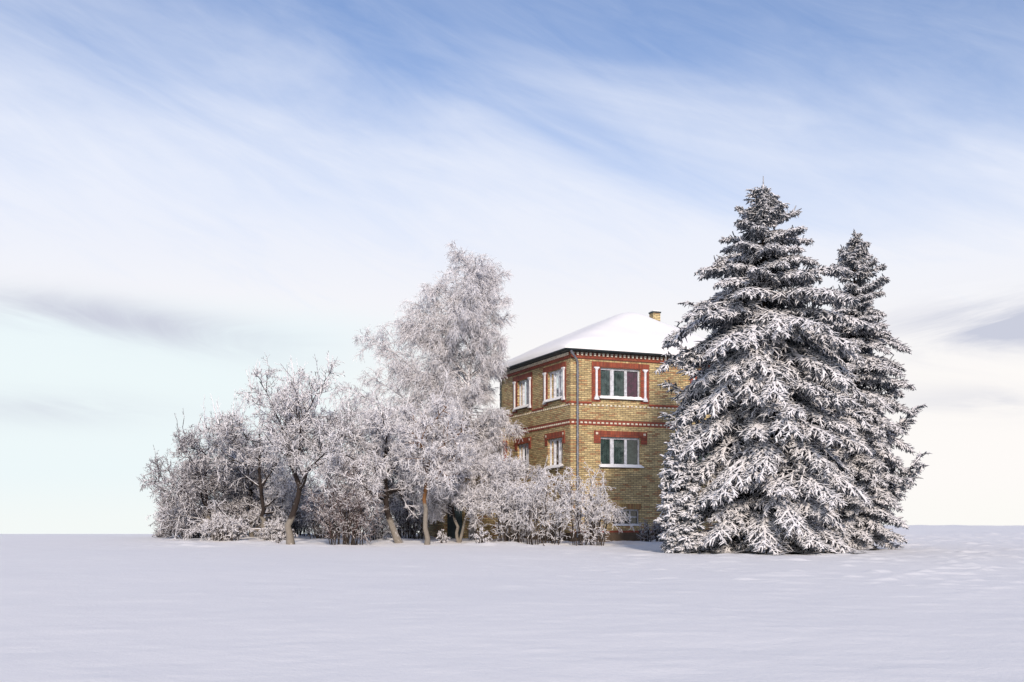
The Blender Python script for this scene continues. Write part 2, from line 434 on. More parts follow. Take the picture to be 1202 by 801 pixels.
lintel(mf_front, 1.13, 3.78, front_op[1], 4.28); lintel(mf_left, .55, 2.66, left_op[2], 4.28); lintel(mf_left, 4.28, 6.2, left_op[3], 4.28); lintel(mf_wing, 6.35, 8.35, wing_op[1], 4.28)
s = MB(); mbox(s, mf_front, 2.0, 3.5, -.012, .02, .835, 1.08); s.build('basement_arch', M_ysoldier, house)
s = MB(); mbox(s, mf_front, 0.0, FW, -.02, .02, -.197, -.115); s.build('header_course', M_red, house)
# string courses and cornice
def courses(mf, a, b, skips):
    segs = []; c = a
    for s0, s1 in sorted(skips): segs.append((c, s0)); c = s1
    segs.append((c, b))
    s = MB()
    for s0, s1 in segs: mbox(s, mf, s0, s1, -.03, .02, 5.43, 5.53)
    mbox(s, mf, a, b, -.03, .02, 4.66, 4.74); mbox(s, mf, a, b, -.03, .02, 4.50, 4.57); mbox(s, mf, a, b, -.012, .02, 4.57, 4.66)
    s.build('string_course', M_red, house)
    s = MB(); mbox(s, mf, a, b, -.05, .02, 7.40, 7.49); mbox(s, mf, a, b, -.035, .02, 7.49, 7.655); s.build('cornice', M_red, house)
    s = MB()
    n = int((b - a) / .205)
    for i in range(n):
        u = a + (i + .5) * (b - a) / n
        mbox(s, mf, u - .05, u + .05, -.02, .0, 5.36, 5.425)
        mbox(s, mf, u - .06, u + .06, -.034, -.0, 4.58, 4.65)
        mbox(s, mf, u - .05, u + .05, -.11, -.0, 7.60, 7.652)
        mbox(s, mf, u - .04, u + .04, -.10, -.0, 7.53, 7.598)
    s.build('dentil_course', M_dent, house)
courses(mf_front, 0, FW, [(1.02, 3.88)]); courses(mf_left, .03, LW, [(.44, 2.86), (4.13, 6.45)]); courses(mf_wing, FW + .01, WX1, [(6.31, 8.4)])
# eaves board, gutters, pipes
OV = .34
s = MB()
s.box(-OV, WX1 + OV, -OV, LW + OV, Zr(7.68), Zr(7.74)); s.build('eaves_board', M_fascia, house)
def rod(P, R, S=10):
    t = Tubes(); P = np.array([P], float); t.add(P, np.full((1, P.shape[1]), R), S); return t
for nm, A, B in (('gutter', (-OV - .05, -OV - .06, Zr(7.73)), (WX1 + OV, -OV - .06, Zr(7.73))), ('gutter', (-OV - .06, -OV - .05, Zr(7.73)), (-OV - .06, LW + OV, Zr(7.73)))):
    rod([A, B], .038).build(nm, M_fascia, house)
def pipe(x, y, ox, oy, mat):
    pts = [(x + ox, y + oy, Zr(7.68)), (x + ox * .9, y + oy * .9, Zr(7.58)), (x + ox * .15, y + oy * .15, Zr(7.34)), (x, y, Zr(7.2)), (x, y, Zr(4)), (x, y, Zr(-.4))]
    rod(pts, .048).build('downpipe', mat, house)
    s = MB()
    for z in (6.6, 5.0, 3.2, 1.2): s.box(x - .062, x + .062, y - .05, y + .09, Zr(z), Zr(z) + .04)
    s.build('pipe_clip', mat, house)
pipe(.30, -.09, -.45, -.3, M_zinc); pipe(FW + .08, SB - .12, .0, -.45, M_bluepipe); pipe(-.09, LW - .1, -.3, .0, M_fascia)
# roof: a hip roof with a thick soft blanket of snow
AX, AY0, AY1 = 4.95, 3.5, 4.3
EX0, EX1, EY0, EY1 = -.42, WX1 + .42, -.42, LW + .42
RH = 2.45
def roof_h(x, y, k):
    pl = [(x - EX0) / (AX - EX0), (EX1 - x) / (EX1 - AX), (y - EY0) / (AY0 - EY0), (EY1 - y) / (EY1 - AY1)]
    P_ = np.stack(pl, 0)
    return -np.log(np.exp(-P_ * k).sum(0)) / k * 1.0
nxr, nyr = 100, 96
ux = np.linspace(EX0, EX1, nxr); uy = np.linspace(EY0, EY1, nyr)
XX, YY = np.meshgrid(ux, uy)
# timber/tile roof body
b_ = MB()
apex = [(AX, AY0, Zr(7.75 + RH)), (AX, AY1, Zr(7.75 + RH))]
c4 = [(EX0 + .05, EY0 + .05, Zr(7.745)), (EX1 - .05, EY0 + .05, Zr(7.745)), (EX1 - .05, EY1 - .05, Zr(7.745)), (EX0 + .05, EY1 - .05, Zr(7.745))]
b_.face([c4[0], c4[1], apex[0]]); b_.face([c4[1], c4[2], apex[1], apex[0]]); b_.face([c4[2], c4[3], apex[1]]); b_.face([c4[3], c4[0], apex[0], apex[1]])
roof = b_.build('roof', M_fascia, house)
hh = roof_h(XX, YY, 11); hh = np.clip(hh + .05, 0, None)
edge = np.minimum(np.minimum(XX - EX0, EX1 - XX), np.minimum(YY - EY0, EY1 - YY))
thick = .035 + .18 * np.sqrt(np.clip(edge / .5, 0, 1))
zz = 7.75 + RH * hh + thick + .10 * vnoise(XX / 1.7, YY / 1.7) * np.clip(edge, 0, 1) + .03 * vnoise(XX / .6, YY / .6)
top = np.stack([XX.ravel(), YY.ravel(), zz.ravel() + HZ], 1)
iq = (np.arange(nyr - 1)[:, None] * nxr + np.arange(nxr - 1)[None, :]).ravel()
Q = [np.stack([iq, iq + 1, iq + nxr + 1, iq + nxr], 1)]
ring = np.concatenate([np.arange(nxr), (np.arange(1, nyr) * nxr + nxr - 1), (nyr - 1) * nxr + np.arange(nxr - 2, -1, -1), np.arange(nyr - 2, 0, -1) * nxr])
low = top[ring].copy(); low[:, 2] = Zr(7.752)
nb = len(top); m_ = len(ring); k_ = np.arange(m_)
Q.append(np.stack([ring, nb + k_, nb + (k_ + 1) % m_, ring[(k_ + 1) % m_]], 1))
np_obj('roof_snow', np.concatenate([top, low]), np.concatenate(Q), M_roofsnow, roof)
s = MB(); s.box(6.82, 7.22, 4.80, 5.20, Zr(8.0), Zr(10.66)); ch = s.build('chimney', M_brick, roof)
s = MB(); s.box(6.79, 7.25, 4.77, 5.23, Zr(10.662), Zr(10.73)); s.build('chimney_cap', M_fascia, ch)
s = MB(); s.box(6.82, 7.22, 4.80, 5.20, Zr(10.732), Zr(10.79)); s.build('chimney_snow', M_cap, ch, bevel=.03)
# side annex with a terrace on top
AXL = -3.4; AY = 7.0; ADP = 3.5; AZT = 4.95
mf_an = lambda u, d, z: (u, AY + d, Zr(z))
an = MB()
an_op = [(-3.2, -2.35, -1.2, 1.7), (-2.05, -1.15, 2.6, 4.0), (-.85, -.3, 2.6, 4.0)]
sheet(an, mf_an, AXL, 0, ZB, AZT, an_op, .3)
an.face([(AXL, AY, Zr(ZB)), (AXL, AY + ADP, Zr(ZB)), (AXL, AY + ADP, Zr(AZT)), (AXL, AY, Zr(AZT))])
an.face([(AXL, AY + ADP, Zr(ZB)), (0, AY + ADP, Zr(ZB)), (0, AY + ADP, Zr(AZT)), (AXL, AY + ADP, Zr(AZT))])
an.build('annex_wall', M_brick, house)
s = MB(); s.box(AXL - .1, .02, AY - .12, AY + ADP, Zr(AZT), Zr(AZT + .12)); s.build('terrace_slab', M_zinc, house)
s = MB(); s.box(AXL - .08, .0, AY - .10, AY + ADP, Zr(AZT + .122), Zr(AZT + .24)); s.build('terrace_snow', M_cap, house, bevel=.04)
t = Tubes()
for z in (.35, .5, .65, .82):
    t.add(np.array([[(AXL, AY, Zr(AZT + z)), (0, AY, Zr(AZT + z))]], float), np.full((1, 2), .022), 4)
    t.add(np.array([[(AXL, AY, Zr(AZT + z)), (AXL, AY + ADP, Zr(AZT + z))]], float), np.full((1, 2), .022), 4)
for u in np.linspace(AXL, 0, 6): t.add(np.array([[(u, AY, Zr(AZT)), (u, AY, Zr(AZT + .85))]], float), np.full((1, 2), .028), 4)
t.build('railing', M_iron, house)
s = MB(); s.box(-3.19, -2.36, AY + .22, AY + .27, Zr(ZB), Zr(1.7)); s.build('door', M_door, house)
for o_ in an_op[1:]:
    surround_a = MB(); mbox(surround_a, mf_an, o_[0] - .2, o_[1] + .2, -.03, .02, o_[3] + .003, o_[3] + .27); mbox(surround_a, mf_an, o_[0] - .2, o_[0] - .003, -.03, .02, o_[2], o_[3]); mbox(surround_a, mf_an, o_[1] + .003, o_[1] + .2, -.03, .02, o_[2], o_[3])
    surround_a.build('window_surround', M_red, house)
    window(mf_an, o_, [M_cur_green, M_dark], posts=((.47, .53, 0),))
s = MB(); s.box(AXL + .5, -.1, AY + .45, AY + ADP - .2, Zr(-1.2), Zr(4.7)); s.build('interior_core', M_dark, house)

# ------------------------------------------------------------------ trees
M_bark = mat_frost('snowy bark', (.026, .02, .018), thr=.68, gain=5, amp=.34, scale=7, wash=1.15)
M_bark2 = mat_frost('snowy plain bark', (.035, .028, .024), thr=.60, gain=5, amp=.32, scale=7)
M_barkbirch = mat_frost('frosted birch bark', (.05, .045, .045), thr=.48, gain=4, amp=.5, scale=9, dark2=(.35, .33, .32))
M_barkpine = mat_frost('orange brown bark', (.13, .062, .025), thr=.80, gain=5, amp=.28, scale=7, dark2=(.24, .12, .05), wash=1.75)
M_twig = mat_frost('frosted twigs', (.05, .04, .042), thr=.24, gain=4.8, amp=.65, scale=8)
M_twig_d = mat_frost('half frosted shade toned twigs', (.045, .035, .04), thr=.46, gain=4.5, amp=.6, scale=8)  # frost cut back to put back-row shade into the colour; dry shrubs too
M_twig_b = mat_frost('thick hoar frost twigs', (.13, .12, .13), thr=.12, gain=3, amp=.6, scale=8)
M_twig_br = mat_frost('brown shrub twigs with snow', (.075, .045, .04), thr=.50, gain=3.0, amp=.8, scale=12)

def put_tree(name, loc, lab, cat, trunk, crown, mt, mc, grp=None):
    o = empty(name, loc); tag(o, lab, cat, grp)
    trunk.build('trunk', mt, o)
    crown.build('crown', mc, o, smooth=False)
    return o

def orchard_tree(seed, px, d, H, spread, lab, lean=0., name='apple_tree', mt=None, mc=None, trunk_h=1.5, tr=.125, limbs=7, dens=1., droop=0., shoots=30, fork=None, path=None, tw=.0155, grp=None, zs=1.0):
    rng = np.random.default_rng(seed)
    x, y = at(px, d); z = gz(x, y) - .12
    if path is None:
        path = [(0, 0, 0), (lean * .3, 0, trunk_h * .5), (lean * .6, .05, trunk_h), (lean, .1, trunk_h + (H - trunk_h) * .35), (lean * .9, .05, H * .72)]
    P = np.array([path], float)
    # densify trunk
    tt = np.linspace(0, P.shape[1] - 1, 13); i = np.minimum(tt.astype(int), P.shape[1] - 2); f = (tt - i)[:, None]
    P = (P[0, i] * (1 - f) + P[0, i + 1] * f)[None]; P[0, 1:] += rng.normal(size=(12, 3)) * .035
    R = tr * np.linspace(1.15, .32, 13)[None]; R[0, 0] *= 1.25
    t0 = trunk_h / (H * .72)
    Tm = Tubes(); Tm.add(P, R, 9, jag=.08)
    if fork: Tm.add(np.array([fork], float), np.linspace(tr, tr * .5, len(fork))[None], 8, jag=.08)
    L1, R1 = spawn(rng, P, R, limbs + 2, t0 * .7, .97, 1.1, 0, 9, grav=.055 - droop, wig=.16, rf=.62, rmin=.035, tip=.3, flat=.35, tl=.30, absl=spread * 1.15)
    Tm.add(L1, R1, 6, jag=.1)
    L2, R2 = spawn(rng, L1, R1, 8, .15, 1., .85, .55, 6, grav=.05 - droop, wig=.22, rf=.6, rmin=.022, tip=.35)
    Lt, Rt = spawn(rng, P, R, 6, .6, 1., .6, 0, 6, grav=.05, wig=.2, rf=.6, rmin=.022, absl=spread * .6)
    L2 = np.concatenate([L2, Lt]); R2 = np.concatenate([R2, Rt])
    Tm.add(L2, R2, 5, jag=.15)
    C = Tubes()
    L3, R3 = spawn(rng, L2, R2, int(7 * dens), .10, 1., .85, .62, 5, grav=.02 - droop * 1.2, wig=.26, rf=.62, rmin=tw * 1.05, lmin=.45)
    C.add(L3, R3, 4, rng, jag=.3)
    L4, R4 = spawn(rng, L3, R3, 6, .1, 1., .9, .5, 4, grav=.01 - droop, wig=.26, rf=.75, rmin=tw * .9, lmin=.24)
    C.add(L4, R4, 3, rng, jag=.35)
    k = rng.random(len(L4)) < .45
    L5, R5 = spawn(rng, L4[k], R4[k], 3, .2, 1., .9, .5, 3, grav=0 - droop, wig=.3, rf=.8, rmin=tw * .8, lmin=.12)
    C.add(L5, R5, 3, rng, jag=.35)
    if shoots:
        hi = L2[L2[:, -1, 2] > np.quantile(L2[:, -1, 2], .72)]
        sel = hi[rng.integers(0, len(hi), shoots)]
        p0 = sel[:, 3]; ln = .7 + 1.1 * rng.random(shoots)
        K = 5; tt = np.linspace(0, 1, K)[None, :, None]
        dr = nrm(np.stack([rng.normal(size=shoots) * .22, rng.normal(size=shoots) * .22, np.ones(shoots)], 1))
        S_ = p0[:, None] + dr[:, None] * ln[:, None, None] * tt + rng.normal(size=(shoots, K, 3)) * .02
        SR = np.linspace(.02, .010, K)[None] * np.ones((shoots, 1))
        C.add(S_, SR, 3, rng, jag=.2)
        S2, SR2 = spawn(rng, S_, SR, 5, .2, .9, .6, .2, 3, wig=.2, rf=.8, rmin=.010, lmin=.12)
        C.add(S2, SR2, 3, rng, jag=.2)
    if zs != 1.0:
        for T_ in (Tm, C):
            T_.V = [v * np.array([1, 1, zs]) for v in T_.V]
    gl = z
    # nothing pokes under the snow
    for T_ in (C,):
        T_.V = [np.concatenate([v[:, :2], np.maximum(v[:, 2:], .10 + .05 * np.sin(v[:, :1] * 9))], 1) for v in T_.V]
    return put_tree(name, (x, y, z), lab, 'tree', Tm, C, mt or M_bark, mc or M_twig, grp)

ORCH = 'snow laden fruit trees of the orchard'
orchard_tree(11, 341, 48.6, 7.1, 2.9, 'tall snow laden apple tree with dark bent trunk and whitewashed foot', path=[(0, 0, 0), (-.1, 0, .9), (.25, 0, 1.7), (.35, .05, 2.5), (0, .1, 3.6), (-.1, .1, 4.6), (0, 0, 5.4)], limbs=10, trunk_h=3.3, tr=.14, dens=1.1, shoots=60, grp=ORCH)
orchard_tree(12, 312, 54, 7.0, 2.9, 'snowy apple tree with straight pale trunk left of the tall bent apple tree', lean=-.3, limbs=9, shoots=36, grp=ORCH, mt=M_bark, dens=1.1)
orchard_tree(13, 252, 55, 5.8, 2.2, 'wide drooping snowy apple tree at the left end of the grove', lean=-.5, trunk_h=.9, limbs=10, droop=.04, shoots=10, grp=ORCH, mc=M_twig_d, dens=1.2)
orchard_tree(14, 218, 60, 5.0, 1.9, 'small bluish snowy tree at the far left edge behind the drooping apple tree', lean=-.2, trunk_h=.6, limbs=10, droop=.03, shoots=4, grp=ORCH, mc=M_twig_d, dens=1.2)
orchard_tree(15, 385, 60, 6.3, 2.7, 'dense snowy tree behind and right of the tall bent apple tree', trunk_h=1.2, limbs=10, shoots=8, grp=ORCH, mc=M_twig_d)
orchard_tree(16, 470, 48.6, 5.6, 2.5, 'snowy apple tree with twisted forked trunk leaning left', path=[(0, 0, 0), (-.45, 0, 1.0), (-.6, 0, 1.9), (-.55, .05, 2.6), (-.75, .1, 3.3), (-.6, .1, 4.2)], trunk_h=2.1, limbs=11, tr=.135, mc=M_twig_b, dens=1.05, shoots=5, droop=.03, grp=ORCH)
orchard_tree(17, 501, 47.6, 5.6, 2.0, 'slender snowy tree with straight orange brown trunk', path=[(0, 0, 0), (-.03, 0, 1.2), (-.05, 0, 2.3), (0, 0, 3.3), (0, .1, 4.6)], trunk_h=3.5, tr=.10, limbs=10, mt=M_barkpine, mc=M_twig_b, droop=.0, shoots=6, name='plum_tree', grp=ORCH)
orchard_tree(18, 539, 51, 4.4, 1.6, 'small snowy tree whose pale trunk forks low into a v before the dark doorway', path=[(0, 0, 0), (-.1, 0, .5), (-.25, 0, 1.3), (-.3, 0, 2.0), (-.2, 0, 3.1)], fork=[(0, -.02, .05), (.12, -.05, .5), (.22, -.08, .95), (.34, -.08, 1.5), (.5, -.05, 2.2)], trunk_h=2.1, tr=.075, limbs=9, mt=M_bark, mc=M_twig_b, shoots=3, name='plum_tree', grp=ORCH)
orchard_tree(19, 440, 61, 6.2, 2.9, 'bluish snowy tree in the second row between the brown shrub and the birch', trunk_h=1.2, limbs=10, shoots=5, grp=ORCH, mc=M_twig_d)
orchard_tree(20, 285, 63, 5.2, 2.7, 'dark snowy tree in the back row behind the drooping apple tree', trunk_h=.8, limbs=10, shoots=4, grp=ORCH, mc=M_twig_d)
orchard_tree(24, 295, 57.5, 6.2, 2.4, 'snowy tree of the middle row filling the gap left of the tall bent apple tree', trunk_h=1.0, limbs=10, shoots=14, grp=ORCH, mc=M_twig_d)
orchard_tree(21, 592, 50.2, 4.3, 1.5, 'snowy tree of long arching branches before the left corner of the house', path=[(0, 0, 0), (.1, 0, .6), (.1, 0, 1.5), (.2, 0, 2.4), (.35, 0, 3.3)], trunk_h=1.7, tr=.09, limbs=10, mt=M_bark2, mc=M_twig_b, droop=.04, shoots=3, name='cherry_tree', grp=ORCH)
orchard_tree(22, 478, 63, 5.0, 2.7, 'shaded snowy tree in the back row left of the dark doorway', trunk_h=1.0, limbs=10, shoots=3, grp=ORCH, mc=M_twig_d)
orchard_tree(23, 345, 66, 4.6, 2.7, 'low dark snowy tree furthest back behind the tall bent apple tree', trunk_h=.8, limbs=9, shoots=3, grp=ORCH, mc=M_twig_d)

# the birch: fine weeping twigs thick with hoar frost
def birch(seed, px, d, H):
    rng = np.random.default_rng(seed); x, y = at(px, d); z = gz(x, y) - .12
    ctrl = np.array([(0, 0, 0), (0, 0, 2.5), (-.15, 0, 5.2), (-.2, 0, 7.4), (.15, 0, 9.5), (.55, 0, H)])
    s = np.linspace(0, 5, 22); P = np.stack([np.interp(s, range(6), ctrl[:, k]) for k in range(3)], 1)[None]
    P[0, 1:-1, :2] += rng.normal(size=(20, 2)) * .04
    R = (.19 * np.linspace(1, .10, 22))[None]
    Tm = Tubes(); Tm.add(P, R, 8, jag=.06)
    # limbs by height with a measured reach
    lim = []; n = 60
    for k in range(n):
        t = .24 + .70 * k / n; h = P[0, :, 2]; zz = t * H
        reach = np.interp(zz, [1.5, 3.5, 5.2, 6.8, 8.2, 10, 11.5, 13.2], [1.8, 2.7, 3.1, 3.0, 2.7, 2.2, 1.5, .8]) * (.7 + .45 * rng.random())
        az = rng.random() * 2 * np.pi
        if np.cos(az) > .1: reach *= .58
        p0 = np.array([np.interp(zz, h, P[0, :, q]) for q in range(3)])
        el = np.interp(zz, [2, 7, 12], [.45, .75, 1.15]) + rng.normal() * .12
        dr = np.array([np.cos(az) * np.cos(el), np.sin(az) * np.cos(el), np.sin(el)])
        pts = [p0]; q = p0; Ls = reach / max(np.cos(el), .72) / 8
        for j in range(8):
            q = q + dr * Ls; pts.append(q); dr = dr + rng.normal(size=3) * .09 + np.array([0, 0, -.08]); dr /= np.linalg.norm(dr)
        lim.append(pts)
    for (dx, dz0, rise) in ((-2.4, 8.0, 2.6), (-1.9, 8.7, 2.6), (-2.8, 7.4, 2.7), (-3.0, 6.6, 3.2), (-4.8, 5.4, 4.0), (-4.0, 4.8, 3.7), (-6.0, 3.8, 3.2), (-5.0, 3.0, 3.2), (-4.4, 3.6, 3.8)):      # long left boughs
        tt = np.linspace(0, 1, 9); lim.append([np.array([dx * a_, -.4 * a_ + .1 * np.sin(9 * a_), dz0 + rise * (a_ ** .8) - .15 * np.sin(6 * a_)]) for a_ in tt])
    L1 = np.array(lim); R1 = np.linspace(.055, .016, 9)[None] * np.ones((len(L1), 1)) * (1.15 - .7 * L1[:, :1, 2] / H)
    Tm.add(L1, R1, 5)
    nb_ = len(L1) - 9; La, Ra = spawn(rng, L1[nb_:], R1[nb_:], 16, .2, 1., .75, .22, 6, grav=-.10, wig=.15, rf=.6, rmin=.014, lmin=.5)
    L2, R2 = spawn(rng, L1, R1, 13, .12, 1., .75, .32, 6, grav=-.10, wig=.15, rf=.6, rmin=.014, lmin=.45); L2 = np.concatenate([L2, La]); R2 = np.concatenate([R2, Ra])
    C = Tubes(); C.add(L2, R2, 4, rng, jag=.2)
    L3, R3 = spawn(rng, L2, R2, 8, .1, 1., .8, .5, 5, grav=-.26, wig=.16, rf=.7, rmin=.0105, lmin=.36)
    C.add(L3, R3, 3, rng, jag=.3)
    L4, R4 = spawn(rng, L3, R3, 6, .1, 1., .65, .5, 4, grav=-.38, wig=.16, rf=.8, rmin=.0098, lmin=.26)
    C.add(L4, R4, 3, rng, jag=.3)
    return put_tree('birch_tree', (x, y, z), 'tall pale weeping birch white with hoar frost beside the house', 'tree', Tm, C, M_barkbirch, M_twig_b)
birch(31, 555, 53.5, 12.2)

# ------------------------------------------------------------------ shrubs
def shrub(seed, px, d, H, rx, lab, stems=26, mat=None, droop=.12, name='snowy_shrub', dens=7, tw=.014, ry=None, grp='snow covered shrubs by the house', mt=None):
    rng = np.random.default_rng(seed); x, y = at(px, d); z = gz(x, y) - .06
    sm = min(1., H / 1.8) ** 1.5; K = 8; az = rng.random(stems) * 2 * np.pi; out = np.sqrt(rng.random(stems))
    L = []
    for a, o_ in zip(az, out):
        b0 = np.array([np.cos(a), np.sin(a) * .8, 0]) * (.12 * sm + rx * .38 * rng.random())
        ex, ey, ez = np.cos(a) * rx * o_, np.sin(a) * (ry or rx * .75) * o_, H * (.55 + .5 * (1 - o_)) * (.8 + .3 * rng.random())
        tt = np.linspace(0, 1, K)[:, None]
        c1 = b0 + np.array([ex * .25, ey * .25, ez * (1.0 + 1.6 * droop)]); e = np.array([ex, ey, ez * (1 - droop * 2.2 * o_)])
        L.append((1 - tt) ** 2 * b0 + 2 * tt * (1 - tt) * c1 + tt ** 2 * e + rng.normal(size=(K, 3)) * .03)
    L = np.array(L); L[:, 0, 2] = 0; R = np.linspace(.022, .013, K)[None] * np.ones((stems, 1))
    Tm = Tubes(); Tm.add(L, R, 5, jag=.15)
    C = Tubes()
    L2, R2 = spawn(rng, L, R, dens, .03, 1., .8, .38, 5, grav=-droop * .6, wig=.28, rf=.7, rmin=tw * 1.1, lmin=.25 * sm); C.add(L2, R2, 4, rng, jag=.3)
    L3, R3 = spawn(rng, L2, R2, dens, .1, 1., .9, .5, 4, grav=-droop, wig=.32, rf=.8, rmin=tw, lmin=.14 * sm); C.add(L3, R3, 3, rng, jag=.35)
    L4, R4 = spawn(rng, L3, R3, 3, .2, 1., .9, .5, 3, grav=-droop, wig=.3, rf=.85, rmin=tw * .85, lmin=.08 * sm); C.add(L4, R4, 3, rng, jag=.35)
    C.V = [np.concatenate([v[:, :2], np.maximum(v[:, 2:], .03)], 1) for v in C.V]
    o = empty(name, (x, y, z)); tag(o, lab, 'shrub', grp)
    Tm.build('stem', mt or M_bark2, o); C.build('twigs', mat or M_twig, o, smooth=False)
    return o
shrub(41, 405, 47.5, 3.1, 1.75, 'broad brownish shrub with dense upright twigs left of the forked apple tree', 34, M_twig_br, .02, dens=6)
shrub(42, 692, 46.8, 2.9, 1.6, 'domed snow white shrub before the corner downpipe of the house', 26, M_twig_b, .15, dens=6, tw=.0125)
shrub(43, 640, 48, 3.1, 1.7, 'tall arching snowy shrub under the left house windows', 26, M_twig_b, .16, dens=6, tw=.0125)
shrub(44, 600, 49, 2.9, 1.4, 'snowy shrub of many pale stems fanning out at the left corner of the house', 26, M_twig_b, .14, dens=6, tw=.0125)
shrub(45, 325, 53.5, 1.0, .9, 'low snowy shrub at the foot of the tall bent apple tree', 26, M_twig, .06, dens=6)
shrub(46, 262, 52.5, 1.3, 1.4, 'low drooping snowy shrub at the front of the left grove', 34, M_twig, .1, dens=6)
shrub(47, 758, 49.5, 1.1, .35, 'grey dry shrub standing against the brick wall right of the basement window', 14, M_twig_d, .0, dens=4, tw=.009)
shrub(48, 777, 50.3, 1.2, .5, 'dark bare shrub in the shade beside the young conifer', 20, M_twig_d, .0, dens=5, tw=.009)
shrub(49, 520, 49, .75, .25, 'tiny frosted bush alone in the snow before the dark doorway', 6, M_twig_b, .03, dens=4, tw=.012)
shrub(50, 565, 47.3, .7, .45, 'small frosted bush in the snow between two fruit trees', 9, M_twig_b, .03, dens=4, tw=.012)
shrub(51, 440, 52, 1.6, 1.0, 'snowy shrub close behind the forked apple tree', 24, M_twig, .05, dens=6)
shrub(52, 225, 57, 1.9, 1.8, 'bluish low shrub under the trees at the left edge', 34, M_twig_d, .08, dens=6)
shrub(53, 380, 55, 2.2, 1.7, 'shaded shrub deep in the grove behind the broad brown shrub', 34, M_twig_d, .04, dens=6)
shrub(54, 477, 56, 2.4, 1.7, 'shaded snowy shrub behind the orange brown trunk', 34, M_twig_d, .06, dens=6)
shrub(56, 312, 60, 2.5, 2.2, 'shaded snowy shrub deep in the grove left of the tall bent apple tree', 34, M_twig_d, .05, dens=6)
shrub(57, 352, 61, 2.6, 2.2, 'shaded snowy shrub deep in the grove right of the tall bent apple tree', 34, M_twig_d, .05, dens=6)
shrub(55, 326, 48.9, .5, .4, 'very small shrub beside the whitewashed trunk of the bent apple tree', 7, M_twig, .02, dens=4, tw=.01)
# bare stalks sticking out of the snow
M_stalk = mat_frost('dry stalks', (.06, .045, .035), thr=.75, gain=4, amp=.4)
rng = np.random.default_rng(5)
for i, (px, d, h, lx) in enumerate(((640, 44.8, .45, -.3), (683, 45.6, .32, .03), (677, 46.2, .35, -.02), (706, 46.3, .25, .02), (655, 46.4, .3, .05))):
    x, y = at(px, d); z = gz(x, y) - .05; t = Tubes()
    p_ = np.array([[(0, 0, 0), (lx * .4, 0, h * .5), (lx, .02, h)]]); t.add(p_, np.array([[.022, .018, .01]]), 5)
    a, b = spawn(rng, p_, np.array([[.02, .015, .01]]), 3, .4, 1, .7, .4, 3, rmin=.008); t.add(a, b, 3, rng)
    o = t.build('dry_stalk', M_stalk); o.location = (x, y, z)
    tag(o, ('dark crooked stalk leaning left out of the snow furthest to the front', 'short upright stalk in the snow under the domed shrub', 'thin stalk poking from the snow left edge of the domed shrub', 'shortest stalk in the snow under the right side of the domed shrub', 'stalk in the snow between the arching and the domed shrub')[i], 'stalk', 'dry stalks in the snow')

